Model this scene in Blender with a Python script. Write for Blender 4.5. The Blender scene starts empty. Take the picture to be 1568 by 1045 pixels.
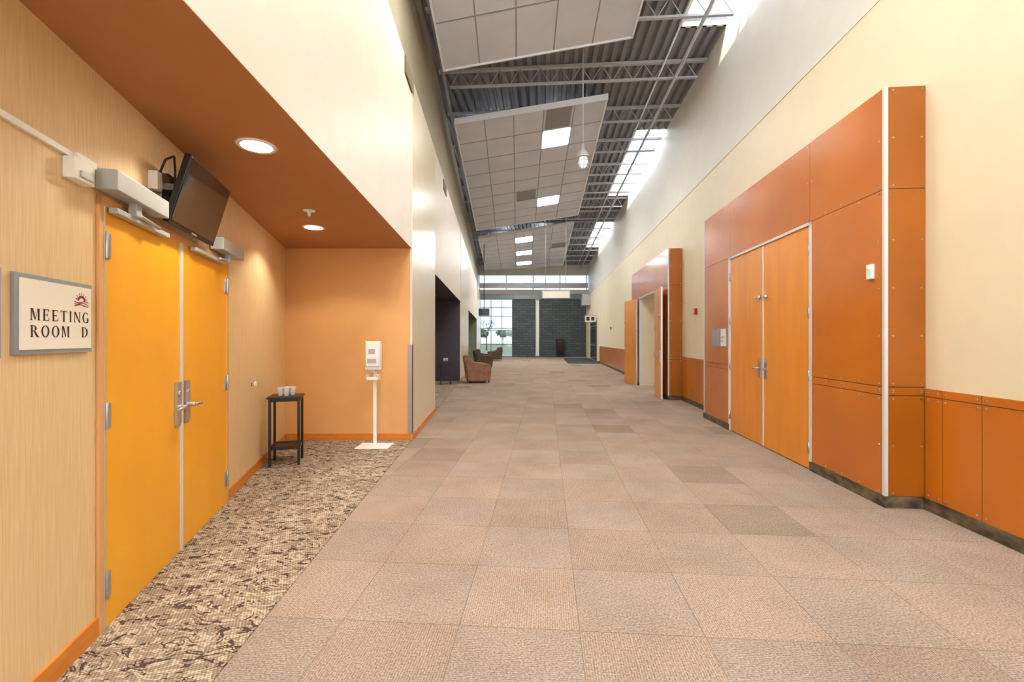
import bpy, math, random
from mathutils import Vector, Matrix
random.seed(4)
scn=bpy.context.scene
scn.view_settings.view_transform='Standard'
scn.view_settings.look='None'
scn.view_settings.exposure=0.68

# ---------------------------------------------------------------- materials
def lin(c):
    c=c/255.0
    return c/12.92 if c<=0.04045 else ((c+0.055)/1.055)**2.4
def rgb(h):
    h=h.lstrip('#'); return (lin(int(h[0:2],16)),lin(int(h[2:4],16)),lin(int(h[4:6],16)),1)
class NT:
    def __init__(s,m):
        s.t=m.node_tree
    def n(s,ty,**k):
        nd=s.t.nodes.new(ty)
        for a,b in k.items(): setattr(nd,a,b)
        return nd
    def l(s,a,b): s.t.links.new(a,b)
    def math(s,op,a,b=None,c=None):
        nd=s.n('ShaderNodeMath',operation=op)
        for i,x in enumerate((a,b,c)):
            if x is None: continue
            if isinstance(x,(int,float)): nd.inputs[i].default_value=x
            else: s.l(x,nd.inputs[i])
        return nd.outputs[0]
    def mix(s,f,a,b,bt='MIX'):
        nd=s.n('ShaderNodeMix',data_type='RGBA',blend_type=bt)
        for i,x in ((0,f),(6,a),(7,b)):
            if isinstance(x,(int,float)): nd.inputs[i].default_value=x
            elif isinstance(x,tuple): nd.inputs[i].default_value=x
            else: s.l(x,nd.inputs[i])
        return nd.outputs[2]
def newmat(name):
    m=bpy.data.materials.new(name); m.use_nodes=True
    return m,NT(m),m.node_tree.nodes['Principled BSDF']
def mat(name,col,rough=0.5,metal=0.0,var=0.06,scale=(3,3,3),bump=0.0,bscale=200,coat=0.0,detail=4,col2=None,spec=0.5):
    m,T,P=newmat(name)
    P.inputs['Roughness'].default_value=rough; P.inputs['Metallic'].default_value=metal
    P.inputs['Coat Weight'].default_value=coat
    P.inputs['Coat Roughness'].default_value=.12
    P.inputs['Specular IOR Level'].default_value=spec
    c=rgb(col)
    tc=T.n('ShaderNodeTexCoord'); mp=T.n('ShaderNodeMapping'); mp.inputs['Scale'].default_value=scale
    T.l(tc.outputs['Object'],mp.inputs['Vector'])
    nz=T.n('ShaderNodeTexNoise'); nz.inputs['Scale'].default_value=1; nz.inputs['Detail'].default_value=detail
    T.l(mp.outputs[0],nz.inputs['Vector'])
    if col2: c2=rgb(col2)
    else: c2=tuple(x*(1-var*2.5) for x in c[:3])+(1,)
    rp=T.n('ShaderNodeMapRange'); rp.inputs[1].default_value=0.35; rp.inputs[2].default_value=0.65
    T.l(nz.outputs[0],rp.inputs[0])
    T.l(T.mix(rp.outputs[0],c,c2),P.inputs['Base Color'])
    if bump>0:
        b=T.n('ShaderNodeBump'); b.inputs['Strength'].default_value=bump; b.inputs['Distance'].default_value=0.002
        n2=T.n('ShaderNodeTexNoise'); n2.inputs['Scale'].default_value=bscale
        T.l(tc.outputs['Object'],n2.inputs['Vector']); T.l(n2.outputs[0],b.inputs['Height']); T.l(b.outputs[0],P.inputs['Normal'])
    return m
def emat(name,col,st):
    m,T,P=newmat(name)
    P.inputs['Base Color'].default_value=rgb(col)
    P.inputs['Emission Color'].default_value=rgb(col); P.inputs['Emission Strength'].default_value=st
    return m

M={}
M['wallpaper']=mat('wallpaper_fine_grain','#E5C99C',0.5,scale=(130,130,5),col2='#DBBC8A',detail=4,bump=.1)
M['alcove']=mat('paint_apricot','#DFA768',0.5,var=.02,bump=.1)
M['soffit']=mat('paint_terracotta','#B27A4C',0.6,var=.02)
M['cream']=mat('paint_cream','#E4DAC8',0.45,var=.015,bump=.1)
M['creamP']=mat('paint_cream_satin','#E2D5B6',0.3,var=.015,bump=.1)
M['olive_shade']=mat('cream_upper_shaded','#A9A086',0.5,var=.03)  # cream darkened to carry the shade of the upper left wall
M['creamR']=mat('paint_pale_yellow','#E8DABA',0.5,var=.015,bump=.1)
M['creamU']=mat('paint_offwhite','#E7E1D3',0.5,var=.015)
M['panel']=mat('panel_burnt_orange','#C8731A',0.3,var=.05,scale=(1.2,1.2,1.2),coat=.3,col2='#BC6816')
M['panelshade']=mat('panel_burnt_orange_shaded','#AC600E',0.3,scale=(1.2,1.2,1.2),coat=.25,col2='#9C550C')  # panel colour toned down for end faces; their shade is in the colour
M['panelback']=mat('panel_backing','#3A1C0A',0.6)
M['doorL']=mat('door_amber','#F2AE18',0.4,scale=(5,5,1.0),col2='#EFA714',coat=.1)
M['doorR']=mat('door_honey','#E89428',0.36,scale=(8,8,1.0),col2='#DF8A20',coat=.2)
M['trim']=mat('trim_orange_wood','#D88730',0.4,scale=(4,4,30),col2='#C8751F')
M['steel']=mat('brushed_steel','#BDBDBD',0.32,metal=.85,var=.03)
M['alum']=mat('aluminium_strip','#DEDEDA',0.4,metal=.2,var=.02)
M['greypaint']=mat('grey_paint_metal','#B4B8B6',0.45,metal=.2,var=.02)
M['white']=mat('white_plastic','#EDEDEA',0.35,var=.01)
M['black']=mat('black_metal','#141416',0.4,var=.02)
M['screen']=mat('screen_black','#0A0A0C',0.06,var=.0,coat=.6)
M['signcream']=mat('sign_cream','#F0EBDD',0.5,var=.01)
M['signgrey']=mat('sign_grey_frame','#9DA3A6',0.4,metal=.3,var=.02)
M['ink']=mat('ink_brown','#3B2426',0.6,var=.0)
M['maroon']=mat('logo_maroon','#8C2140',0.5,var=.0)
M['deck']=mat('metal_deck_grey','#86888E',0.7,metal=0,var=.04)
M['joist']=mat('joist_grey','#B8BAC0',0.6,metal=0,var=.03)
M['tile']=mat('acoustic_tile','#D0D5E0',0.85,var=.03,scale=(2,2,2))
M['tbar']=mat('ceiling_grid_bar','#8F929A',0.6,var=.01)
M['fascia']=mat('cloud_fascia_white','#E8EBF2',0.5,var=.01)
M['vent']=mat('vent_grille','#8E8E90',0.6,var=.02)
M['ventdark']=mat('vent_dark','#5B533F',0.6,var=.02)
M['slate']=mat('slate_base','#77684C',0.55,scale=(7,7,14),col2='#352D24',detail=6)
M['purple']=mat('paint_aubergine','#463C48',0.5,var=.03)
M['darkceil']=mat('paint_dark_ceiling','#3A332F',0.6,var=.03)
M['green']=mat('paint_sage','#74806E',0.5,var=.03)
M['leather']=mat('leather_tan','#946648',0.4,scale=(8,8,8),col2='#835638',bump=.3,bscale=90)
M['leatherdk']=mat('leather_brown','#57402F',0.42,scale=(8,8,8),bump=.3,bscale=90)
M['red']=mat('alarm_red','#B8202A',0.35,var=.01)
M['offgrey']=mat('window_frame_grey','#7F878A',0.4,metal=.3,var=.02)
M['mat']=mat('entrance_mat','#3C4046',0.9,scale=(40,40,40),var=.15)
M['grass']=mat('outside_lawn','#7E8256',0.9,scale=(.4,.4,.4),col2='#94895F')
M['bark']=mat('tree_bark','#4A3F36',0.9,scale=(5,5,5))
M['leaf']=mat('tree_foliage','#6A7852',0.9,scale=(3,3,3),col2='#56663E')
M['concrete']=mat('outside_pavement','#A9A59C',0.9,scale=(1,1,1))
M['lamp']=emat('troffer_diffuser','#FFFFFF',40)
M['added_uplight']=emat('added_uplight_glow','#FFFFFF',11)
M['down']=emat('downlight_lens','#FFF4E0',14)
M['jar']=emat('pendant_glass','#F4F6F4',.6)
M['green_led']=emat('led_green','#30D060',.6)
def glassmat(name,tint):
    m,T,P=newmat(name)
    out=m.node_tree.nodes['Material Output']
    tr=T.n('ShaderNodeBsdfTransparent'); tr.inputs[0].default_value=tint
    gl=T.n('ShaderNodeBsdfGlossy'); gl.inputs['Roughness'].default_value=.03
    mx=T.n('ShaderNodeMixShader'); mx.inputs[0].default_value=.06
    T.l(tr.outputs[0],mx.inputs[1]); T.l(gl.outputs[0],mx.inputs[2]); T.l(mx.outputs[0],out.inputs[0]); return m
M['glass']=glassmat('window_glass',(.95,.98,.99,1))
M['tint']=glassmat('sky_dimming_glass',(.16,.2,.24,1))  # tint added to dim the bright sky behind the far windows
def cupmat():
    m,T,P=newmat('clear_plastic_cup')
    P.inputs['Base Color'].default_value=(.9,.92,.93,1); P.inputs['Roughness'].default_value=.1
    P.inputs['Alpha'].default_value=.5; return m
M['cup']=cupmat()
def brick():
    m,T,P=newmat('block_masonry_dark')
    tc=T.n('ShaderNodeTexCoord'); mp=T.n('ShaderNodeMapping'); mp.inputs['Rotation'].default_value=(math.pi/2,0,0)
    T.l(tc.outputs['Object'],mp.inputs[0])
    b=T.n('ShaderNodeTexBrick'); b.inputs['Color1'].default_value=rgb('#565F62'); b.inputs['Color2'].default_value=rgb('#464E51')
    b.inputs['Mortar'].default_value=rgb('#34393B'); b.inputs['Scale'].default_value=1; b.inputs['Mortar Size'].default_value=.02
    b.inputs['Brick Width'].default_value=.6; b.inputs['Row Height'].default_value=.2
    T.l(mp.outputs[0],b.inputs['Vector']); T.l(b.outputs[0],P.inputs['Base Color']); P.inputs['Roughness'].default_value=.6
    return m
M['brick']=brick()
def carpet_tiles():
    m,T,P=newmat('carpet_tiles')
    tc=T.n('ShaderNodeTexCoord'); sp=T.n('ShaderNodeSeparateXYZ'); T.l(tc.outputs['Object'],sp.inputs[0])
    S=0.61
    x=T.math('DIVIDE',T.math('SUBTRACT',sp.outputs[0],0.169),S); y=T.math('DIVIDE',T.math('SUBTRACT',sp.outputs[1],2.887),S)
    fx=T.math('FLOOR',x); fy=T.math('FLOOR',y)
    cx=T.n('ShaderNodeCombineXYZ'); T.l(fx,cx.inputs[0]); T.l(fy,cx.inputs[1])
    wn=T.n('ShaderNodeTexWhiteNoise'); T.l(cx.outputs[0],wn.inputs['Vector'])
    par=T.math('MODULO',T.math('ADD',T.math('ADD',fx,fy),100),2)
    base=T.mix(wn.outputs['Value'],rgb('#A99382'),rgb('#9D8877'))
    base=T.mix(T.math('MULTIPLY',par,.45),base,rgb('#A09184'))
    dk=T.math('GREATER_THAN',wn.outputs['Value'],.955)
    base=T.mix(T.math('MULTIPLY',dk,.3),base,rgb('#7A6856'))
    wx=T.math('MULTIPLY',T.math('SINE',T.math('MULTIPLY',sp.outputs[0],520)),T.math('SUBTRACT',1,par))
    wy=T.math('MULTIPLY',T.math('SINE',T.math('MULTIPLY',sp.outputs[1],520)),par)
    w=T.math('ADD',wx,wy)
    nz=T.n('ShaderNodeTexNoise'); nz.inputs['Scale'].default_value=95; nz.inputs['Detail'].default_value=4; nz.inputs['Roughness'].default_value=.75; T.l(tc.outputs['Object'],nz.inputs['Vector'])
    big=T.n('ShaderNodeTexNoise'); big.inputs['Scale'].default_value=1.6; big.inputs['Detail'].default_value=6; big.inputs['Roughness'].default_value=.65; T.l(tc.outputs['Object'],big.inputs['Vector'])
    h=T.math('ADD',T.math('MULTIPLY',w,.05),nz.outputs[0])
    mr=T.n('ShaderNodeMapRange'); mr.inputs[1].default_value=.34; mr.inputs[2].default_value=.66; mr.inputs[3].default_value=.5; mr.inputs[4].default_value=1.45
    T.l(h,mr.inputs[0])
    cc=T.n('ShaderNodeCombineColor'); 
    for i in range(3): T.l(mr.outputs[0],cc.inputs[i])
    base=T.mix(1.0,base,cc.outputs[0],'MULTIPLY')
    mb=T.n('ShaderNodeMapRange'); mb.inputs[1].default_value=.3; mb.inputs[2].default_value=.7; mb.inputs[3].default_value=.87; mb.inputs[4].default_value=1.12
    T.l(big.outputs[0],mb.inputs[0]); cb=T.n('ShaderNodeCombineColor')
    for i in range(3): T.l(mb.outputs[0],cb.inputs[i])
    base=T.mix(1.0,base,cb.outputs[0],'MULTIPLY')
    ex=T.math('ABSOLUTE',T.math('SUBTRACT',T.math('FRACT',x),.5)); ey=T.math('ABSOLUTE',T.math('SUBTRACT',T.math('FRACT',y),.5))
    e=T.math('GREATER_THAN',T.math('MAXIMUM',ex,ey),.4955)
    base=T.mix(T.math('MULTIPLY',e,.4),base,rgb('#5A4B3E'))
    T.l(base,P.inputs['Base Color']); P.inputs['Roughness'].default_value=1; P.inputs['Specular IOR Level'].default_value=.05
    b=T.n('ShaderNodeBump'); b.inputs['Strength'].default_value=.6; b.inputs['Distance'].default_value=.004; T.l(h,b.inputs['Height']); T.l(b.outputs[0],P.inputs['Normal'])
    return m
M['carpet']=carpet_tiles()
def carpet_pat():
    m,T,P=newmat('carpet_leaf_pattern')
    tc=T.n('ShaderNodeTexCoord'); mp=T.n('ShaderNodeMapping'); mp.inputs['Scale'].default_value=(1.0,1.6,1); mp.inputs['Rotation'].default_value=(0,0,.25)
    T.l(tc.outputs['Object'],mp.inputs[0])
    n1=T.n('ShaderNodeTexNoise'); n1.inputs['Scale'].default_value=7.0; n1.inputs['Detail'].default_value=1.0; n1.inputs['Distortion'].default_value=2.2; T.l(mp.outputs[0],n1.inputs['Vector'])
    r1=T.math('ABSOLUTE',T.math('SUBTRACT',n1.outputs[0],.5))
    leaf=T.math('LESS_THAN',r1,.04)
    n3=T.n('ShaderNodeTexNoise'); n3.inputs['Scale'].default_value=9; n3.inputs['Detail'].default_value=0; T.l(mp.outputs[0],n3.inputs['Vector'])
    gate=T.math('GREATER_THAN',n3.outputs[0],.47)
    leaf=T.math('MULTIPLY',leaf,gate)
    n2=T.n('ShaderNodeTexNoise'); n2.inputs['Scale'].default_value=7; n2.inputs['Detail'].default_value=1.0; n2.inputs['Distortion'].default_value=2.0
    mp2=T.n('ShaderNodeMapping'); mp2.inputs['Location'].default_value=(7,3,0); mp2.inputs['Scale'].default_value=(1,1.7,1); T.l(tc.outputs['Object'],mp2.inputs[0]); T.l(mp2.outputs[0],n2.inputs['Vector'])
    lt=T.math('LESS_THAN',T.math('ABSOLUTE',T.math('SUBTRACT',n2.outputs[0],.5)),.05)
    col=T.mix(T.math('MULTIPLY',lt,.75),rgb('#98856F'),rgb('#C9B89E'))
    col=T.mix(T.math('MULTIPLY',leaf,.9),col,rgb('#453733'))
    ck=T.n('ShaderNodeTexChecker'); ck.inputs['Scale'].default_value=95; ck.inputs[1].default_value=(1.12,1.12,1.12,1); ck.inputs[2].default_value=(.7,.69,.68,1)
    mp3=T.n('ShaderNodeMapping'); mp3.inputs['Rotation'].default_value=(0,0,.35); T.l(tc.outputs['Object'],mp3.inputs[0]); T.l(mp3.outputs[0],ck.inputs[0])
    col=T.mix(1.0,col,ck.outputs[0],'MULTIPLY')
    T.l(col,P.inputs['Base Color']); P.inputs['Roughness'].default_value=1; P.inputs['Specular IOR Level'].default_value=.05
    return m
M['pattern']=carpet_pat()

# ---------------------------------------------------------------- frames
A=math.atan(0.0752); CA,SA=math.cos(A),math.sin(A)
def RF(s,d,z): return Vector((d*CA+s*SA, s*CA-d*SA, z))
def WF(t,n,z): return Vector((-1.403-.2741*t+.9617*n, .9617*t+.2741*n, z))
def LX(y): return -1.203-.0375*y
def LF(y,n,z): return Vector((LX(y)+n, y, z))
def ID(x,y,z): return Vector((x,y,z))

class B:
    def __init__(s,name): s.name=name; s.v=[]; s.f=[]; s.m=[]; s.mats=[]; s.sm=[]
    def mi(s,k):
        if k not in s.mats: s.mats.append(k)
        return s.mats.index(k)
    def poly(s,pts,k,smooth=False):
        b=len(s.v); s.v+= [tuple(p) for p in pts]; s.f.append(tuple(range(b,b+len(pts)))); s.m.append(s.mi(k)); s.sm.append(smooth)
    def hexa(s,p,k):
        b=len(s.v); s.v+=[tuple(q) for q in p]
        for f in ((0,3,2,1),(4,5,6,7),(0,1,5,4),(1,2,6,5),(2,3,7,6),(3,0,4,7)):
            s.f.append(tuple(b+i for i in f)); s.m.append(s.mi(k)); s.sm.append(False)
    def box(s,F,a0,a1,b0,b1,c0,c1,k):
        s.hexa([F(a0,b0,c0),F(a1,b0,c0),F(a1,b1,c0),F(a0,b1,c0),F(a0,b0,c1),F(a1,b0,c1),F(a1,b1,c1),F(a0,b1,c1)],k)
    def prism(s,pts,z0,z1,k):
        n=len(pts); b=len(s.v)
        s.v+=[(x,y,z0) for x,y in pts]+[(x,y,z1) for x,y in pts]
        s.f.append(tuple(b+i for i in range(n))[::-1]); s.f.append(tuple(b+n+i for i in range(n)))
        s.m+= [s.mi(k)]*2; s.sm+=[False]*2
        for i in range(n):
            j=(i+1)%n; s.f.append((b+i,b+j,b+n+j,b+n+i)); s.m.append(s.mi(k)); s.sm.append(False)
    def cyl(s,p0,p1,r,k,seg=12,r2=None,caps=True):
        p0=Vector(p0);p1=Vector(p1); r2=r if r2 is None else r2
        ax=(p1-p0).normalized(); u=ax.orthogonal().normalized(); w=ax.cross(u)
        b=len(s.v)
        for p,rr in ((p0,r),(p1,r2)):
            for i in range(seg):
                a=2*math.pi*i/seg; s.v.append(tuple(p+u*(rr*math.cos(a))+w*(rr*math.sin(a))))
        for i in range(seg):
            j=(i+1)%seg; s.f.append((b+i,b+j,b+seg+j,b+seg+i)); s.m.append(s.mi(k)); s.sm.append(True)
        if caps:
            s.f.append(tuple(b+i for i in range(seg))[::-1]); s.f.append(tuple(b+seg+i for i in range(seg))); s.m+=[s.mi(k)]*2; s.sm+=[False]*2
    def lathe(s,c,prof,k,seg=20):
        b=len(s.v); c=Vector(c)
        for r,z in prof:
            for i in range(seg):
                a=2*math.pi*i/seg; s.v.append((c.x+r*math.cos(a),c.y+r*math.sin(a),c.z+z))
        for q in range(len(prof)-1):
            for i in range(seg):
                j=(i+1)%seg; s.f.append((b+q*seg+i,b+q*seg+j,b+(q+1)*seg+j,b+(q+1)*seg+i)); s.m.append(s.mi(k)); s.sm.append(True)
    def tube(s,pts,r,k,seg=6):
        for a,b_ in zip(pts[:-1],pts[1:]): s.cyl(a,b_,r,k,seg)
    def build(s,bevel=0,recenter=True,rot=None,bseg=2):
        me=bpy.data.meshes.new(s.name)
        off=Vector((0,0,0))
        if recenter and not rot:
            xs=[v[0] for v in s.v];ys=[v[1] for v in s.v];zs=[v[2] for v in s.v]
            off=Vector(((min(xs)+max(xs))/2,(min(ys)+max(ys))/2,min(zs)))
        me.from_pydata([tuple(Vector(v)-off) for v in s.v],[],s.f)
        for k in s.mats: me.materials.append(M[k])
        for p,mi,sm in zip(me.polygons,s.m,s.sm): p.material_index=mi; p.use_smooth=sm
        import bmesh
        bm=bmesh.new(); bm.from_mesh(me); bmesh.ops.recalc_face_normals(bm,faces=bm.faces); bm.to_mesh(me); bm.free()
        o=bpy.data.objects.new(s.name,me); o.location=off
        if rot: o.rotation_euler=rot
        scn.collection.objects.link(o)
        if bevel:
            md=o.modifiers.new('bevel','BEVEL'); md.width=bevel; md.segments=bseg; md.limit_method='ANGLE'; md.angle_limit=.6
        return o

# ---------------------------------------------------------------- shell
SOF=2.77
b=B('floor'); b.poly([(-9,-7,0),(5,-7,0),(5,38.2,0),(-9,38.2,0)],'carpet'); b.build(recenter=False,rot=(0,0,-A))
b=B('floor_alcove_carpet')
b.prism([(LX(-.6),-.6),(LX(6.5),6.5),(-3.255,6.5),(-1.403+.285*.6,-.6)],0.001,.006,'pattern')
b.prism([(LX(8.98),8.98),(LX(15.7),15.7),(-5.5,15.7),(-5.5,8.98)],0.001,.006,'pattern')
b.prism([(LX(20.3),20.3),(LX(29.7),29.7),(-5.5,29.7),(-5.5,20.3)],0.001,.006,'pattern')
b.build(recenter=False)

b=B('wall_left')
b.box(LF,-6,37,-.15,0,SOF,5.25,'cream')
b.box(LF,-6,37,-.45,-.12,5.25,7.6,'olive_shade')
b.box(LF,-6,-.8,-.15,0,0,SOF,'cream')
for y0,y1,k in ((6.5,8.98,'creamP'),(15.7,20.3,'creamP'),(29.7,37,'creamP')):
    b.box(LF,y0,y1,-.02,.012,0,SOF,k)
    b.box(LF,y0,y1,.0,.012,SOF+.004,5.22,k)
b.build(recenter=False)
b=B('wall_alcove_end')
b.prism([(-3.6,6.5),(LX(6.5)-.021,6.5),(LX(8.98)-.021,8.97),(-5.5,8.97),(-5.5,6.7)],0,SOF-.001,'alcove')
b.build(recenter=False)
b=B('wall_alcove_pier')
b.prism([(-5.7,15.7),(LX(15.7)-.021,15.7),(LX(20.3)-.021,20.3),(-5.7,20.3)],0,SOF,'purple')
b.prism([(-5.7,29.7),(LX(29.7)-.021,29.7),(LX(37)-.021,37),(-5.7,37)],0,SOF,'green')
b.prism([(-5.7,8.97),(-5.5,8.97),(-5.5,15.7),(-5.7,15.7)],0,SOF,'purple')
b.prism([(-5.7,20.3),(-5.5,20.3),(-5.5,29.7),(-5.7,29.7)],0,SOF,'green')
b.build(recenter=False)
b=B('ceiling_alcove')
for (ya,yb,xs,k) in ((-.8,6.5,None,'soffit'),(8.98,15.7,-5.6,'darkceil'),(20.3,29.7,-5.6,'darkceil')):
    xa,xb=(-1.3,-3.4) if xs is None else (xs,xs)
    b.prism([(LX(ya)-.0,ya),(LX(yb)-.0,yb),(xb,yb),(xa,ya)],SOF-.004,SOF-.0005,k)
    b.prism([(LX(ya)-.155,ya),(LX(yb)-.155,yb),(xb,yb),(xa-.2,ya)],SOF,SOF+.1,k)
b.build(recenter=False)
b=B('wall_meeting_room')
b.box(WF,-.83,6.76,-.2,0,0,SOF-.0045,'wallpaper')
b.build(recenter=False)
b=B('baseboard_left')
b.box(WF,-.6,2.29,0,.014,0,.1,'trim'); b.box(WF,4.22,6.72,0,.014,0,.1,'trim')
b.box(ID,-3.23,LX(6.5),6.486,6.5,0,.1,'trim')
for y0,y1 in ((6.486,8.98),(15.7,20.3),(29.7,37)): b.box(LF,y0,y1,.012,.026,0,.1,'trim')
b.box(LF,-6,-.8,0,.014,0,.1,'trim')
b.build(recenter=False)
b=B('trim_corner_guard')
b.box(LF,6.492,6.56,.012,.02,.1,1.38,'steel'); b.box(ID,LX(6.5)-.05,LX(6.5)+.02,6.492,6.4999,.1,1.38,'steel')
b.build()
for y0,z0 in ((6.0,5.0),(10.5,4.95)):
    b=B('wall_vent_grille'); b.box(LF,y0,y0+.6,.0,.014,z0,z0+.24,'ventdark')
    for i in range(8): b.box(LF,y0+.02,y0+.58,.012,.022,z0+.02+i*.027,z0+.032+i*.027,'olive_shade')
    b.build()

b=B('wall_right')
b.box(RF,-7,12.2,3.255,3.5,0,4.8,'creamR'); b.box(RF,14.42,37.4,3.255,3.5,0,4.8,'creamR'); b.box(RF,12.2,14.42,3.255,3.5,2.75,4.8,'creamR')
b.box(RF,-7,37.4,3.455,3.7,4.8,8.1,'creamU')
b.box(RF,-7,37.4,3.245,3.4551,4.775,4.80,'creamU')
b.build(recenter=False)
b=B('trim_wall_joint'); 
for s in (8.62,17.2,26): b.box(RF,s,s+.03,3.247,3.256,3.66 if s<9 else 1.04,4.775,'creamU')
b.build()
b=B('wall_side_room')
b.box(RF,10.8,10.95,3.5,8,0,3,'creamR'); b.box(RF,19,19.15,3.5,8,0,3,'creamR'); b.box(RF,10.8,19.15,8,8.15,0,3,'creamR')
b.build(recenter=False)
b=B('ceiling_side_room'); b.box(RF,10.8,19.15,3.45,8.15,3,3.1,'tile'); b.build(recenter=False)
b=B('floor_side_room'); b.box(RF,10.8,19.15,3.255,8.15,-.05,.003,'carpet'); b.build(recenter=False)
b=B('added_room_light'); b.box(RF,14,14.8,5,5.5,2.97,2.999,'lamp'); b.build()  # unseen glowing panel, added to light the side room

Yf=37
b=B('wall_far')
b.box(ID,.05,6.4,Yf,Yf+.3,0,4.75,'brick')
b.box(ID,-3,6.4,Yf-.05,Yf+.3,4.75,5.15,'offgrey')
b.box(ID,-3,6.6,Yf,Yf+.3,5.15,5.5,'creamU')
b.box(ID,-3,6.6,Yf,Yf+.3,6.7,8.1,'creamU')
b.build(recenter=False)
b=B('column_far'); b.box(ID,1.93,2.2,Yf-.35,Yf-.051,0,4.75,'white'); b.box(ID,1.88,2.25,Yf-.4,Yf-.045,0,.12,'offgrey'); b.box(ID,1.88,2.25,Yf-.4,Yf-.051,4.6,4.749,'offgrey'); b.build()
b=B('window_1')
for x in (-2.62,-1.75,-.85,-.01): b.box(ID,x,x+.06,Yf+.05,Yf+.15,0,4.75,'offgrey')
for z in (0,1.0,2.15,2.3,3.3,4.0,4.69): b.box(ID,-2.62,.05,Yf+.06,Yf+.14,z,z+.06,'offgrey')
b.poly([(-2.6,Yf+.1,0),(.05,Yf+.1,0),(.05,Yf+.1,4.75),(-2.6,Yf+.1,4.75)],'tint'); b.build()
b=B('window_2')
for i in range(5): b.box(ID,-2.7+i*2.2,-2.64+i*2.2,Yf+.05,Yf+.15,5.5,6.7,'offgrey')
b.poly([(-2.7,Yf+.1,5.5),(6.4,Yf+.1,5.5),(6.4,Yf+.1,6.7),(-2.7,Yf+.1,6.7)],'tint'); b.build()
b=B('trim_far_beam'); b.box(ID,-2.55,6.0,Yf-1.3,Yf-1.1,5.55,5.85,'joist'); b.box(ID,-2.55,6.0,Yf-1.35,Yf-1.05,5.52,5.56,'joist'); b.box(ID,-2.55,6.0,Yf-1.35,Yf-1.05,5.84,5.88,'joist'); b.build()
# unseen near-end storefront behind the camera, added to let in fill light
b=B('wall_back'); b.box(ID,-1.3,3.0,-6.2,-6.0,7.3,8,'cream'); b.box(ID,-1.3,3.0,-6.2,-6,0,.15,'cream'); b.build(recenter=False)
b=B('window_3')
for i in range(5): b.box(ID,-1.2+i*1.0,-1.14+i*1.0,-6.15,-6.05,.15,7.3,'offgrey')
for z in (.15,2.2,4.1,5.7,7.24): b.box(ID,-1.2,2.9,-6.14,-6.06,z,z+.06,'offgrey')
b.poly([(-1.2,-6.1,.15),(2.9,-6.1,.15),(2.9,-6.1,7.3),(-1.2,-6.1,7.3)],'glass'); b.build()

ZD=7.5
b=B('ceiling')
d=-6.0; prof=[]
while d<2.6:
    prof+=[(d,ZD),(d+.09,ZD),(d+.115,ZD+.075),(d+.175,ZD+.075)]; d+=.2
prof=[p for p in prof if p[0]<=2.6]
for (d0,z0),(d1,z1) in zip(prof[:-1],prof[1:]): b.poly([RF(-7,d0,z0),RF(-7,d1,z1),RF(38,d1,z1),RF(38,d0,z0)],'deck')
b.box(RF,-7,38,-6,2.62,ZD+.09,ZD+.2,'deck')
sky=[(-5.5,.6),(2.2,8.95),(13.3,19.3),(23.6,30)]
gaps=[(-7,-5.5),(.6,2.2),(8.95,13.3),(19.3,23.6),(30,38)]
for s0,s1 in gaps:
    d=2.6
    while d<3.45:
        q=[(d,ZD),(d+.09,ZD),(d+.115,ZD+.075),(d+.175,ZD+.075),(d+.2,ZD)]
        for (d0,z0),(d1,z1) in zip(q[:-1],q[1:]): b.poly([RF(s0,d0,z0),RF(s0,d1,z1),RF(s1,d1,z1),RF(s1,d0,z0)],'deck')
        d+=.2
    b.box(RF,s0,s1,2.6,3.5,ZD+.09,ZD+.2,'deck')
b.build(recenter=False)
for i,(s0,s1) in enumerate(sky):
    b=B('window_%d'%(4+i))
    b.box(RF,s0,s1,2.56,2.62,ZD,ZD+.6,'creamU')
    b.box(RF,s0-.05,s0,2.6,3.46,ZD,ZD+.6,'creamU'); b.box(RF,s1,s1+.05,2.6,3.46,ZD,ZD+.6,'creamU')
    n=int((s1-s0)/1.5)
    for j in range(n+1):
        s=s0+(s1-s0-.05)*j/n; b.box(RF,s,s+.05,2.6,3.46,ZD+.5,ZD+.58,'offgrey')
    b.poly([RF(s0,2.6,ZD+.56),RF(s1,2.6,ZD+.56),RF(s1,3.46,ZD+.56),RF(s0,3.46,ZD+.56)],'glass')
    b.build()
b=B('ceiling_joists')
s=-5.2
while s<36.5:
    dl=-1.32-.113*s+.05
    dr=3.44
    b.box(RF,s-.04,s+.04,dl,dr,ZD-.07,ZD-.01,'joist')
    b.box(RF,s-.03,s+.03,dl+.25,dr-.2,ZD-.42,ZD-.38,'joist')
    n=max(6,int((dr-dl-.45)/.42)); 
    for i in range(n):
        a0=dl+.25+(dr-dl-.45)*i/n; a1=dl+.25+(dr-dl-.45)*(i+.5)/n; a2=dl+.25+(dr-dl-.45)*(i+1)/n
        b.cyl(RF(s,a0,ZD-.4),RF(s,a1,ZD-.05),.01,'joist',5); b.cyl(RF(s,a1,ZD-.05),RF(s,a2,ZD-.4),.01,'joist',5)
    s+=1.9
b.cyl(RF(-6,2.75,ZD-.45),RF(36.5,2.75,ZD-.45),.035,'joist',8)
b.cyl(RF(-6,2.45,ZD-.3),RF(36.5,2.45,ZD-.3),.02,'fascia',8)
b.cyl(LF(-6,.12,ZD-.5),LF(36.5,.12,ZD-.5),.04,'deck',8)
b.build(recenter=False)

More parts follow.
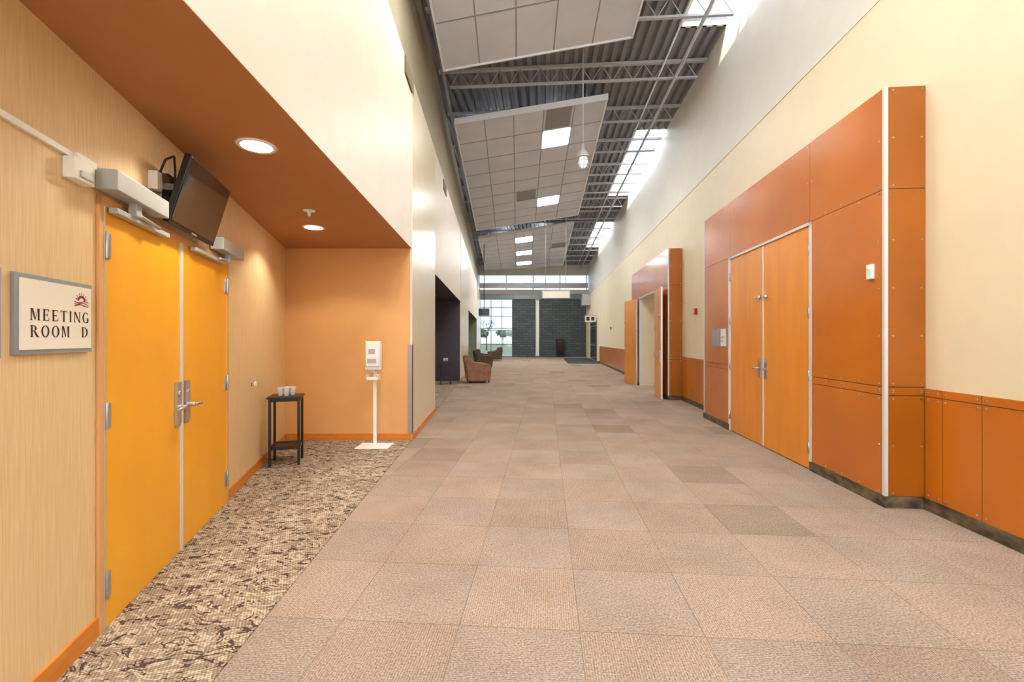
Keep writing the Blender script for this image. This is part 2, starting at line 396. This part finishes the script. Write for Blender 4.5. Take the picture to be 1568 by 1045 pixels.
def cloud(NL,NR,FL,FR,rows,lights,vents,zl=6.69,zr=6.94,cols=5):
    def C(a,c,dz=0):
        p=(Vector((*NL,0))*(1-a)+Vector((*NR,0))*a)*(1-c)+(Vector((*FL,0))*(1-a)+Vector((*FR,0))*a)*c
        return Vector((p.x,p.y,zl*(1-a)+zr*a+dz))
    b=B('acoustic_ceiling_cloud')
    def slab(a0,a1,c0,c1,z0,z1,k): b.hexa([C(a0,c0,z0),C(a1,c0,z0),C(a1,c1,z0),C(a0,c1,z0),C(a0,c0,z1),C(a1,c0,z1),C(a1,c1,z1),C(a0,c1,z1)],k)
    wa=.007; wc=.028/ (Vector(FL)-Vector(NL)).length
    for i in range(cols):
        for j in range(rows): slab(i/cols,(i+1)/cols,j/rows,(j+1)/rows,0,.05,'tile')
    for i in range(1,cols):
        for j in range(rows): slab(i/cols-wa/2,i/cols+wa/2,j/rows,(j+1)/rows,-.005,.004,'tbar')
    for j in range(1,rows):
        for i in range(cols): slab(i/cols,(i+1)/cols,j/rows-wc/2,j/rows+wc/2,-.006,.004,'tbar')
    slab(-.006,.004,-.002,1.002,-.03,.11,'fascia'); slab(.996,1.006,-.002,1.002,-.03,.11,'fascia')
    slab(-.006,1.006,-wc,0,-.03,.11,'fascia'); slab(-.006,1.006,1,1+wc,-.03,.11,'fascia')
    for (i,j) in lights: slab((i+.06)/cols,(i+.94)/cols,(j+.06)/rows,(j+.94)/rows,-.012,-.006,'lamp')
    for (i,j) in vents: slab((i+.08)/cols,(i+.92)/cols,(j+.05)/rows,(j+.95)/rows,-.012,-.002,'vent')
    for a in (.3,.7): slab(a-.02,a+.02,.12,.88,.05,.09,'greypaint'); slab(a-.016,a+.016,.13,.87,.091,.094,'added_uplight')  # uplights added out of view on top, to brighten the deck
    for a in (.12,.88):
        for j in range(0,rows+1,2):
            c=min(max(j/rows,.03),.97); p=C(a,c,.05); b.cyl(p,(p.x,p.y,ZD-.01),.008,'joist',6)
    b.build(recenter=False)
cloud((LX(-4)+.18,-4),(1.20,-4.3),(-1.317,8.765),(2.17,8.17),10,[(3,1),(1,3),(3,5),(1,7)],[(2,4)])
cloud((-1.38,10.96),(2.17,10.30),(-1.69,21.69),(2.90,19.87),9,[(3,1),(3,6)],[(3,0),(2,5)])
cloud((-1.73,23.5),(2.91,21.44),(-1.95,34),(3.75,33.4),9,[(2,1),(2,4),(2,7)],[(4,3)])

# ---------------------------------------------------------------- right surrounds
def surround(s0,s1,h0,h1,name,lined=False):
    b=B(name)
    D0,D1=2.923,3.255; top=3.64; t=.012; g=.006
    def cols(a,c,z0,z1): b.box(RF,a,c,D0+t,D1,z0,z1,'panelback')
    cols(s0+t,h0,0,top-.01); cols(h1,s1-t,0,top-.01); cols(h0,h1,2.76,top-.01)
    def rivets(a0,a1,z0,z1,F):
        w=a1-a0;h=z1-z0; na=max(2,round(w/.3)+1); nz=max(2,round(h/.45)+1)
        pts=set()
        for i in range(na):
            x=a0+.035+(w-.07)*i/(na-1); pts.add((x,z0+.025)); pts.add((x,z1-.025))
        if h>.3:
            for i in range(nz):
                z=z0+.025+(h-.05)*i/(nz-1); pts.add((a0+.035,z)); pts.add((a1-.035,z))
        for x,z in pts: b.cyl(F(x,0,z),F(x,-.005,z),.0085,'steel',8)
    FF=lambda a,o,z: RF(a,D0+o,z)
    def P(a0,a1,z0,z1):
        b.box(RF,a0+g/2,a1-g/2,D0,D0+t,z0+g/2,z1-g/2,'panel'); rivets(a0+g/2,a1-g/2,z0+g/2,z1-g/2,FF)
    zs=[(.1,.97),(.97,1.045),(1.045,2.76),(2.76,3.64)]
    for z0,z1 in zs: P(s0+.028,h0,z0,z1)
    for z0,z1 in zs: P(h1,s1-.028,z0,z1)
    P(h0,h1,2.76,3.64)
    for (sa,sgn) in ((s0,1),(s1,-1)):
        FE=lambda a,o,z: RF(sa+sgn*o,a,z)
        for z0,z1 in zs:
            a0,a1=sorted((sa,sa+sgn*t)); b.box(RF,a0,a1,D0+.028,D1-.002,z0+g/2,z1-g/2,'panelshade'); rivets(D0+.03,D1,z0+g/2,z1-g/2,FE)
        a0,a1=sorted((sa-sgn*.002,sa+sgn*.026)); b.box(RF,a0,a1,D0-.003,D0+.026,.1,3.65,'alum')
    b.box(RF,s0,s1,D0,D1,top-.008,top,'panel')
    b.box(RF,s0-.008,h0,D0-.008,D1,0,.1,'slate'); b.box(RF,h1,s1+.008,D0-.008,D1,0,.1,'slate')
    if lined:
        b.box(RF,h0-.001,h0+.012,D0+.1,3.52,0,2.76,'creamR'); b.box(RF,h1-.012,h1+.001,D0+.1,3.52,0,2.76,'creamR'); b.box(RF,h0,h1,D0+.1,3.52,2.745,2.762,'creamR')
    b.box(RF,h0-.035,h0+.01,D0-.006,D0+.1,0,2.76,'alum'); b.box(RF,h1-.01,h1+.035,D0-.006,D0+.1,0,2.76,'alum'); b.box(RF,h0-.035,h1+.035,D0-.006,D0+.1,2.73,2.76,'alum')
    b.build(recenter=False)
surround(4.14,8.63,5.255,7.46,'trim_1')
surround(11.10,15.74,12.2,14.42,'trim_2',True)
def lever(b,F,a,z,dirn,o=0,plate=True):
    if plate: b.box(F,a-.03,a+.03,o,o+.012,z-.13,z+.13,'steel')
    b.cyl(F(a,o+.01,z),F(a,o+.06,z),.016,'steel',10)
    b.cyl(F(a,o+.055,z),F(a+dirn*.13,o+.055,z-.005),.011,'steel',10)
    b.cyl(F(a,o+.01,z+.09),F(a,o+.025,z+.09),.02,'steel',12)
b=B('door_1')
DF=lambda a,o,z: RF(a,2.923+.012-o,z)
b.box(DF,5.267,6.352,-.04,0,.01,2.728,'doorR'); b.box(DF,6.362,7.448,-.04,0,.01,2.728,'doorR'); b.box(DF,6.34,6.375,-.002,.006,.01,2.728,'alum')
for z in (.25,1.05,1.75,2.45):
    for a in (5.262,7.44): b.box(DF,a-.02,a+.03,-.01,.016,z-.06,z+.06,'steel'); b.cyl(DF(a,.018,z-.06),DF(a,.018,z+.06),.009,'steel',8)
for a,dn in ((6.27,-1),(6.45,1)):
    lever(b,DF,a,1.06,dn)
    b.cyl(DF(a,0,2.03),DF(a,.035,2.03),.03,'steel',12); b.cyl(DF(a,.03,2.03),DF(a+dn*.06,.04,2.03),.015,'steel',8)
b.build()
def leaf(name,hx,hy,ex,ey,latch=1):
    b=B(name); v=Vector((ex-hx,ey-hy)); L=v.length; v/=L; nn=Vector((-v.y,v.x))
    if nn.x>0: nn=-nn
    F=lambda a,o,z: Vector((hx+v.x*a+nn.x*o,hy+v.y*a+nn.y*o,z))
    b.box(F,0.01,1.09,0,.045,.012,2.72,'doorR')
    b.box(F,-.004,.012,0.002,.043,.012,2.72,'alum'); b.box(F,1.088,1.096,.002,.043,.012,2.72,'alum')
    lever(b,F,1.0,1.06,-1,o=.045)
    b.cyl(F(1.0,.045,2.03),F(1.0,.08,2.03),.03,'steel',12)
    for z in (.25,1.05,1.75,2.45): b.cyl(F(0,.05,z-.06),F(0,.05,z+.06),.01,'steel',8)
    b.build()
leaf('door_2',3.80,11.90,3.61,10.83)
leaf('door_3',3.955,14.24,3.86,15.30)
b=B('trim_wainscot_right')
def wains(seams):
    for a,c in zip(seams[:-1],seams[1:]):
        b.box(RF,a+.003,c-.003,3.240,3.2545,.1,.968,'panel'); b.box(RF,a+.003,c-.003,3.236,3.2545,.972,1.035,'panel')
        for x in (a+.035,c-.035):
            for z in (.13,.94,1.003): b.cyl(RF(x,3.24,z),RF(x,3.2325,z),.0085,'steel',8)
    b.box(RF,seams[0],seams[-1],3.25,3.2549,.08,1.03,'panelback')
wains([-6.5,-5.3,-4.1,-2.9,-1.7,-.5,.7,1.9,2.6,3.1,3.62,3.958,4.13])
wains([8.64,9.25,9.87,10.48,11.09]); wains([15.75]+[15.75+1.2*i for i in range(1,11)])
b.build(recenter=False)
b=B('baseboard_right'); 
for a,c in ((-6.5,4.13),(8.64,11.09),(15.75,28.9)): b.box(RF,a,c,3.228,3.2549,0,.1,'slate')
b.build(recenter=False)
b=B('motion_sensor'); b.box(RF,4.26,4.33,2.895,2.9225,2.0,2.13,'white'); b.cyl(RF(4.295,2.895,2.05),RF(4.295,2.89,2.05),.009,'green_led',10); b.cyl(RF(4.295,2.897,2.095),RF(4.295,2.88,2.095),.02,'white',12,r2=.012); b.build(.004)
for s,z in ((10.08,2.06),(22.9,2.0)):
    b=B('fire_alarm'); b.box(RF,s-.06,s+.06,3.2,3.2545,z-.065,z+.065,'red'); b.box(RF,s-.03,s+.03,3.19,3.2,z-.02,z+.05,'white'); b.cyl(RF(s,3.2,z-.04),RF(s,3.192,z-.04),.02,'white',12); b.build(.005)

def letter(ch):
    P=[]; r=lambda x0,y0,x1,y1: P.append([(x0,y0),(x1,y0),(x1,y1),(x0,y1)])
    def V(x,w=.17):
        r(x,0,x+w,1); r(x-.07,0,x+w+.07,.055); r(x-.07,.945,x+w+.07,1)
    def arc(cx,cy,rx,ry,ix,iy,a0,a1,n=16):
        for i in range(n):
            p=[math.radians(a0+(a1-a0)*k/n) for k in (i,i+1)]
            P.append([(cx+rx*math.cos(p[0]),cy+ry*math.sin(p[0])),(cx+rx*math.cos(p[1]),cy+ry*math.sin(p[1])),(cx+ix*math.cos(p[1]),cy+iy*math.sin(p[1])),(cx+ix*math.cos(p[0]),cy+iy*math.sin(p[0]))])
    w=.8
    if ch=='M':
        V(.09,.09); V(.75,.17); P.append([(.1,1),(.3,1),(.56,.12),(.47,.0)]); P.append([(.47,0),(.54,.18),(.8,1),(.74,1)]); w=1.0
    elif ch=='E':
        V(.1); r(.1,0,.68,.07); r(.1,.93,.66,1); r(.1,.47,.5,.54); r(.62,0,.68,.25); r(.6,.77,.66,1); r(.46,.38,.51,.63); w=.74
    elif ch=='T':
        V(.3); r(.02,.93,.76,1); r(.02,.76,.07,1); r(.71,.76,.76,1); w=.78
    elif ch=='I': V(.09); w=.34
    elif ch=='N':
        V(.09,.08); V(.7,.08); P.append([(.05,1),(.26,1),(.78,.0),(.68,0)]); w=.86
    elif ch=='G': arc(.45,.5,.43,.52,.24,.45,45,335,22); r(.6,.0,.77,.45); r(.52,.40,.85,.45); w=.88
    elif ch=='O': arc(.45,.5,.43,.52,.24,.45,0,360,26); w=.9
    elif ch=='D': V(.1); arc(.3,.5,.5,.5,.3,.44,-90,90,16); w=.84
    elif ch=='R': V(.1); arc(.3,.74,.36,.26,.2,.2,-90,90,12); P.append([(.36,.5),(.55,.5),(.86,.0),(.64,0)]); r(.64,0,.92,.055); w=.9
    elif ch=='A': P+= [[(.0,0),(.09,0),(.44,1),(.38,1)],[(.38,1),(.5,1),(.85,0),(.66,0)]]; r(.18,.28,.62,.34); w=.86
    elif ch=='H': V(.1);V(.62); r(.1,.47,.75,.54); w=.88
    elif ch=='L': V(.1); r(.1,0,.68,.07); r(.62,0,.68,.25); w=.74
    return P,w
def text(b,F,txt,a0,z0,h,aw,o,k,flip=1,gap=.2):
    tot=sum((letter(c)[1] if c!=' ' else .5)+gap for c in txt)-gap
    sc=aw/tot; x=0
    for c in txt:
        if c==' ': x+=.62; continue
        P,w=letter(c)
        for q in P: b.poly([F(a0+flip*(x+px)*sc,o,z0+py*h) for px,py in q],k)
        x+=w+gap
b=B('meeting_room_sign')
t0,t1,z0,z1=1.765,2.235,1.40,1.715
b.box(WF,t0,t1,0.0005,.014,z0,z1,'signgrey'); b.box(WF,t0+.022,t1-.012,.014,.018,z0+.018,z1-.018,'signcream')
text(b,WF,'MEETING',1.835,1.535,.047,.37,.0188,'ink'); text(b,WF,'ROOM',1.835,1.468,.047,.235,.0188,'ink'); text(b,WF,'D',2.148,1.468,.047,.05,.0188,'ink')
cx,cz=2.15,1.635
for i in range(12):
    a0,a1=math.pi*i/12,math.pi*(i+1)/12
    b.poly([WF(cx+.03*math.cos(a0),.0188,cz+.024*math.sin(a0)),WF(cx+.03*math.cos(a1),.0188,cz+.024*math.sin(a1)),WF(cx+.016*math.cos(a1),.0188,cz+.012*math.sin(a1)),WF(cx+.016*math.cos(a0),.0188,cz+.012*math.sin(a0))],'maroon')
for i in range(7):
    a=math.pi*(i+.5)/7; ca,sa=math.cos(a),math.sin(a)
    b.poly([WF(cx+.034*ca-.003*sa,.0188,cz+.028*sa+.003*ca),WF(cx+.034*ca+.003*sa,.0188,cz+.028*sa-.003*ca),WF(cx+.046*ca,.0188,cz+.042*sa)],'maroon')
for q in range(3):
    for i in range(10):
        x0=cx-.05+.01*i; x1=x0+.01; f=lambda x:(cz-.004-.008*q+.004*math.sin((x-cx)*70+q))
        b.poly([WF(x0,.0188,f(x0)),WF(x1,.0188,f(x1)),WF(x1,.0188,f(x1)-.004),WF(x0,.0188,f(x0)-.004)],'maroon')
b.build()
b=B('notice_frame'); b.box(WF,1.36,1.70,.0005,.016,1.39,1.72,'signgrey'); b.box(WF,1.38,1.68,.016,.018,1.41,1.70,'signcream'); b.box(WF,1.42,1.64,.018,.0195,1.6,1.62,'ink'); b.box(WF,1.42,1.62,.018,.0195,1.55,1.56,'ink'); b.build()
b=B('great_hall_sign'); b.box(DF,7.56,7.80,.012,.024,1.33,1.64,'signgrey'); b.box(DF,7.575,7.785,.024,.027,1.345,1.625,'signcream')
GF=lambda a,o,z: DF(-a,o,z)
text(b,GF,'GREAT',-7.775,1.47,.035,.16,.0275,'ink'); text(b,GF,'HALL',-7.775,1.41,.035,.13,.0275,'ink'); b.build()
b=B('directory_plate'); b.box(DF,7.86,8.2,.012,.022,1.33,1.64,'signgrey'); b.box(DF,7.875,8.185,.022,.024,1.345,1.625,'steel'); b.build()

# ---------------------------------------------------------------- left double door
b=B('door_4')
H=2.12
b.box(WF,2.334,3.215,.001,.010,.008,H,'doorL'); b.box(WF,3.255,4.17,.001,.010,.008,H,'doorL')
b.box(WF,3.217,3.253,.001,.018,.008,H,'alum')
for a,c in ((2.292,2.334),(4.17,4.212)): b.box(WF,a,c,.001,.016,0,H+.05,'alcove')
b.box(WF,2.292,4.212,.001,.016,H,H+.05,'alcove')
b.box(WF,2.328,2.336,.001,.019,0,H,'greypaint')
for a,sg in ((2.345,1),(4.16,-1)):
    for z in (.225,1.075,1.93):
        a0,a1=sorted((a-sg*.015,a+sg*.045)); b.box(WF,a0,a1,.009,.017,z-.065,z+.065,'steel'); b.cyl(WF(a-sg*.002,.022,z-.067),WF(a-sg*.002,.022,z+.067),.01,'steel',8)
lever(b,WF,3.165,1.0,-1,.010); lever(b,WF,3.31,1.0,1,.010)
b.box(WF,3.13,3.20,.010,.028,.89,1.17,'steel'); b.box(WF,3.275,3.345,.010,.028,.89,1.17,'steel')
b.build(.0015)
def closer(a0,a1,arm0,arm1,name='door_closer'):
    b=B(name); b.box(WF,a0,a1,.018,.11,2.185,2.285,'greypaint')
    b.box(WF,arm0,arm1,.018,.06,2.095,2.125,'greypaint'); 
    am=(a0+a1)/2; b.box(WF,am-.03,am+.03,.04,.08,2.12,2.19,'greypaint'); b.cyl(WF(am,.06,2.14),WF((arm0+arm1)/2+.1,.08,2.112),.012,'steel',8)
    b.build(.006)
closer(2.25,2.80,2.36,2.94); closer(3.76,4.33,3.36,4.0)
b=B('wall_conduit'); b.box(WF,.2,2.10,0.0005,.018,2.27,2.295,'white'); b.box(WF,2.10,2.245,.0005,.03,2.268,2.30,'white'); b.build()
b=B('occupancy_sensor'); b.box(WF,2.05,2.19,.0005,.05,2.17,2.265,'white'); b.box(WF,2.08,2.17,.05,.058,2.185,2.215,'greypaint'); b.build(.006)
b=B('wall_door_stop'); b.cyl(WF(5.0,0,.98),WF(5.0,.03,.98),.018,'steel',12); b.cyl(WF(5.0,.03,.98),WF(5.0,.05,.98),.028,'white',14); b.build()

b=B('wall_television')
up=Vector((.12,.43)).normalized()
def TV(a,u,o):
    return WF(2.82+a, .10+up.x*u+up.y*o, 2.17+up.y*u-up.x*o)
b.box(TV,0,.74,0,.44,-.035,0,'black'); b.box(TV,.012,.728,.022,.428,0,.004,'screen'); b.box(TV,.15,.6,.08,.36,-.06,-.035,'black'); b.box(TV,.33,.41,.0,.012,0,.006,'steel')
b.box(WF,2.90,3.02,.0005,.03,2.33,2.50,'steel'); b.box(WF,3.0,3.1,.0005,.03,2.3,2.52,'black'); b.box(WF,2.94,3.2,.03,.12,2.40,2.44,'steel')
b.box(WF,2.80,2.86,.0005,.05,2.36,2.47,'white')
pts=[WF(2.83,.05,2.47),WF(2.80,.09,2.54),WF(2.84,.12,2.58),WF(2.88,.11,2.5),WF(2.9,.1,2.4)]
b.tube(pts,.007,'black')
b.build(.002)

for x,y in ((-1.727,3.057),(-2.322,5.286)):
    b=B('recessed_downlight'); b.lathe((x,y,SOF-.004),[(.095,-.004),(.12,-.008),(.125,-.001)],'white',28); b.cyl((x,y,SOF-.009),(x,y,SOF-.005),.098,'down',28); b.build()
b=B('smoke_detector'); b.lathe((-2.06,4.59,SOF-.004),[(.0,-.06),(.012,-.055),(.018,-.03),(.02,-.012),(.055,-.01),(.06,0)],'white',18); b.build()
def spot(x,y,z,p,size=2.4,col=(1,.9,.74)):
    L=bpy.data.lights.new('downlight_lamp','SPOT'); L.energy=p; L.spot_size=size; L.spot_blend=.35; L.shadow_soft_size=.08; L.color=col
    o=bpy.data.objects.new('downlight_lamp',L); o.location=(x,y,z); scn.collection.objects.link(o)
spot(-1.727,3.057,SOF-.03,42,2.5); spot(-2.322,5.286,SOF-.03,38,2.3)
for x,y in ((-3.0,11),(-2.4,13.5),(-3,23),(-3,27)):
    b=B('recessed_downlight'); b.lathe((x,y,SOF-.004),[(.095,-.004),(.12,-.008),(.125,-.001)],'white',20); b.cyl((x,y,SOF-.009),(x,y,SOF-.005),.098,'down',20); b.build(); spot(x,y,SOF-.03,25)

# ---------------------------------------------------------------- furniture
def side_table(name,cx,cy,ang,h=.795,w=.30):
    b=B(name); c,s=math.cos(ang),math.sin(ang)
    F=lambda a,o,z: Vector((cx+a*c-o*s,cy+a*s+o*c,z))
    hw=w/2; t=.014
    for a in (-hw,hw):
        for o in (-hw,hw): b.box(F,a-t,a+t,o-t,o+t,.006,h-.02,'black')
    b.box(F,-hw-.03,hw+.03,-hw-.03,hw+.03,h-.02,h,'black')
    b.box(F,-hw,hw,-hw-.01,-hw+.01,h-.055,h-.02,'black'); b.box(F,-hw,hw,hw-.01,hw+.01,h-.055,h-.02,'black')
    b.box(F,-hw-.01,-hw+.01,-hw,hw,h-.055,h-.02,'black'); b.box(F,hw-.01,hw+.01,-hw,hw,h-.055,h-.02,'black')
    b.box(F,-hw,hw,-hw,hw,.20,.215,'black')
    for a in (-hw,hw): b.box(F,a-.008,a+.008,-hw,hw,.19,.225,'black'); b.box(F,-hw,hw,a-.008,a+.008,.19,.225,'black')
    b.build(.002)
side_table('side_table',-2.66,5.33,math.radians(18))
side_table('side_table',-2.13,14.5,math.radians(10),h=.75)
def cups(cx,cy,z,lay):
    for x,y in lay:
        b=B('plastic_cup'); c=(cx+x,cy+y,z+.001)
        b.lathe(c,[(0,.0),(.024,.0),(.034,.085),(.036,.088),(.032,.085),(.023,.004)],'cup',16); b.lathe(c,[(.032,.088),(.039,.092),(.038,.1),(.034,.1)],'cup',16); b.build()
cups(-2.66,5.33,.795,[(-.05,-.04),(.03,-.06),(.06,.03),(-.02,.06)]); cups(-2.13,14.5,.75,[(-.05,0),(.05,0),(0,.08)])

b=B('hand_sanitizer_stand')
x,y=-1.86,6.12
b.box(ID,x-.22,x+.22,y-.16,y+.16,.0065,.018,'white')
b.box(ID,x-.022,x+.022,y+.0,y+.03,.018,1.42,'white')
b.box(ID,x-.10,x+.10,y-.09,y-.0,1.05,1.43,'white')
b.prism([(x-.10,y-.09),(x+.10,y-.09),(x+.075,y-.125),(x-.075,y-.125)],1.10,1.41,'white')
b.box(ID,x-.045,x+.045,y-.128,y-.12,1.26,1.33,'greypaint'); b.box(ID,x-.06,x+.06,y-.13,y-.12,1.14,1.2,'greypaint')
b.box(ID,x-.035,x+.035,y-.10,y-.04,1.02,1.05,'greypaint')
b.box(ID,x-.075,x+.075,y-.12,y+.0,.915,.925,'white'); b.box(ID,x-.075,x+.075,y-.12,y-.112,.925,.955,'white'); b.box(ID,x-.075,x-.067,y-.12,y,.925,.99,'white'); b.box(ID,x+.067,x+.075,y-.12,y,.925,.99,'white')
b.build(.008,bseg=3)

def armchair(cx,cy,ang,k,name='leather_armchair'):
    b=B(name); c,s=math.cos(ang),math.sin(ang)
    F=lambda a,o,z: Vector((cx+a*c-o*s,cy+a*s+o*c,z))
    def ext(prof,o0,o1,kk):
        n=len(prof); bb=len(b.v)
        b.v+=[tuple(F(p,o0,z)) for p,z in prof]+[tuple(F(p,o1,z)) for p,z in prof]
        b.f.append(tuple(bb+i for i in range(n))); b.f.append(tuple(bb+n+i for i in range(n))[::-1]); b.m+=[b.mi(kk)]*2; b.sm+=[False]*2
        for i in range(n):
            j=(i+1)%n; b.f.append((bb+i,bb+j,bb+n+j,bb+n+i)); b.m.append(b.mi(kk)); b.sm.append(False)
    arm=[(-.34,.09),(.38,.09),(.41,.3),(.42,.5),(.40,.58),(.34,.625),(.2,.64),(0,.66),(-.2,.71),(-.36,.78),(-.42,.7)]
    ext(arm,-.42,-.27,k); ext(arm,.27,.42,k)
    ext([(-.30,.1),(.36,.1),(.37,.28),(-.3,.28)],-.27,.27,k)
    ext([(-.22,.28),(.38,.28),(.41,.33),(.41,.40),(.37,.45),(-.2,.42)],-.265,.265,k)
    ext([(-.36,.1),(-.2,.1),(-.16,.45),(-.23,.86),(-.27,.90),(-.38,.91),(-.45,.88),(-.46,.8)],-.275,.275,k)
    for a in (-.3,.34):
        for o in (-.36,.36): b.cyl(F(a,o,0.001),F(a,o,.1),.018,'black',8,r2=.026)
    b.build(.025,bseg=3)
armchair(-1.18,15.3,math.radians(12),'leather')
armchair(-1.45,22.5,math.radians(15),'leatherdk'); armchair(-1.55,25.0,math.radians(8),'leatherdk'); armchair(-1.15,30.5,math.radians(200),'leatherdk')

b=B('caged_pendant_light')
px,py,pz=1.36,8.65,4.80
b.cyl((px,py,pz+.34),(px,py,ZD),.01,'greypaint',8)
b.lathe((px,py,pz),[(.0,.40),(.03,.39),(.035,.28),(.06,.27),(.1,.2),(.125,.15),(.125,.13),(.0,.13)],'greypaint',20)
b.lathe((px,py,pz),[(.075,.13),(.088,.08),(.08,.0),(.05,-.045),(.0,-.06)],'jar',20)
for i in range(8):
    a=2*math.pi*i/8; ca,sa=math.cos(a),math.sin(a)
    b.tube([(px+r*ca,py+r*sa,pz+z) for r,z in ((.1,.13),(.115,.06),(.1,-.03),(.06,-.09),(.0,-.11))],.006,'signgrey',5)
for z,r in ((.06,.115),(-.03,.1)):
    b.tube([(px+r*math.cos(2*math.pi*i/20),py+r*math.sin(2*math.pi*i/20),pz+z) for i in range(21)],.006,'signgrey',5)
b.build()
b=B('hanging_sign_box'); x,y,z=1.94,20.0,3.25
b.box(ID,x-.62,x+.62,y-.1,y+.1,z,z+.34,'greypaint'); b.box(ID,x-.58,x+.58,y-.108,y-.1,z+.03,z+.31,'signcream'); 
for dx in (-.45,.45): b.cyl((x+dx,y,z+.34),(x+dx,y,7.48),.012,'greypaint',8)
b.box(ID,x-.68,x+.68,y-.03,y+.03,z+.36,z+.40,'greypaint')
b.build()
b=B('hanging_monitor'); x,y,z=-1.55,25,2.75
b.box(ID,x-.3,x+.3,y-.04,y+.04,z,z+.4,'black'); b.box(ID,x-.28,x+.28,y-.045,y-.04,z+.02,z+.38,'screen'); b.cyl((x,y,z+.4),(x,y,6.74),.02,'black',8); b.build()
b=B('blade_sign'); b.box(ID,4.5,5.2,27.97,28.03,2.5,2.93,'signgrey'); b.box(ID,4.53,5.17,27.965,27.97,2.53,2.9,'signcream'); b.box(ID,4.6,4.8,27.96,27.965,2.6,2.83,'ink'); b.box(ID,4.9,5.1,27.96,27.965,2.6,2.83,'ink'); b.box(ID,5.2,5.355,27.985,28.015,2.7,2.74,'steel'); b.build()
b=B('floor_speaker'); b.box(ID,3.6,4.2,36.5,36.95,.05,1.45,'black'); b.box(ID,3.65,4.15,36.49,36.5,.15,1.38,'screen'); b.box(ID,3.62,4.18,36.52,36.93,.001,.05,'black'); b.build(.01)
b=B('entrance_mat'); b.box(RF,27,34.5,1.3,3.2,.001,.012,'mat'); b.build(recenter=False)
b=B('door_5')
b.box(RF,29.2,33.2,3.22,3.254,0,2.7,'offgrey')
for a in (29.3,31.25): b.box(RF,a,a+1.8,3.205,3.22,.1,2.3,'screen'); b.cyl(RF(a+.9,3.17,1.05),RF(a+1.7,3.17,1.05),.02,'steel',8)
b.box(RF,29.3,33.1,3.21,3.22,2.36,2.62,'screen'); b.build()
b=B('wall_duct'); b.box(RF,33.5,35.5,2.7,3.25,4.0,4.7,'greypaint'); b.box(RF,33.45,33.5,2.65,3.25,3.95,4.75,'joist'); b.build()

b=B('outside_ground'); b.poly([(-120,37.4,-.12),(120,37.4,-.12),(120,160,-.12),(-120,160,-.12)],'grass'); b.prism([(-14,37.6),(14,37.6),(14,44),(-14,44)],-.12,-.06,'concrete'); b.build(recenter=False)
def tree(x,y,h,leafy):
    b=B('tree'); rnd=random.Random(int(x*10+y))
    def br(p,dv,L,r,dep):
        q=p+dv*L; b.cyl(p,q,r,'bark',5,r2=r*.65,caps=False)
        if dep==0:
            if leafy:
                for _ in range(3):
                    c=q+Vector((rnd.uniform(-.5,.5),rnd.uniform(-.5,.5),rnd.uniform(-.3,.4))); R=rnd.uniform(.25,.45)
                    b.lathe(c,[(0,-R),(R*.7,-R*.6),(R,0),(R*.75,R*.6),(0,R)],'leaf',7)
            return
        for _ in range(3):
            nd=(dv+Vector((rnd.uniform(-.7,.7),rnd.uniform(-.7,.7),rnd.uniform(-.1,.4)))).normalized(); br(q,nd,L*.68,r*.62,dep-1)
    br(Vector((x,y,-.12)),Vector((0,0,1)),h*.3,h*.02,4); b.build()
tree(-3.5,62,5.5,False); tree(-6.6,88,4,True); tree(-1.2,115,4,True); tree(-8,80,5,False); tree(-2.5,125,4.5,True)

w=bpy.data.worlds.new('World'); scn.world=w; w.use_nodes=True
nt=w.node_tree; bg=nt.nodes['Background']; tc=nt.nodes.new('ShaderNodeTexCoord'); sp=nt.nodes.new('ShaderNodeSeparateXYZ'); rp=nt.nodes.new('ShaderNodeValToRGB')
nt.links.new(tc.outputs['Generated'],sp.inputs[0]); nt.links.new(sp.outputs[2],rp.inputs[0]); nt.links.new(rp.outputs[0],bg.inputs[0])
rp.color_ramp.elements[0].color=(.9,.95,1,1); rp.color_ramp.elements[1].color=(.76,.86,1,1); rp.color_ramp.elements[1].position=.6
bg.inputs[1].default_value=5.0
S=bpy.data.lights.new('sun','SUN'); S.energy=4.0; S.angle=.02; S.color=(1,.95,.86)
o=bpy.data.objects.new('sun',S); o.rotation_euler=(math.radians(28),math.radians(-38),0); scn.collection.objects.link(o)

cd=bpy.data.cameras.new('camera'); cd.sensor_width=36; cd.lens=692/1568*36; cd.shift_y=-3.0/1568; cd.clip_end=400; cd.clip_start=.05
co=bpy.data.objects.new('camera',cd); co.location=(0,0,1.46); co.rotation_euler=(math.pi/2,0,0); scn.collection.objects.link(co); scn.camera=co
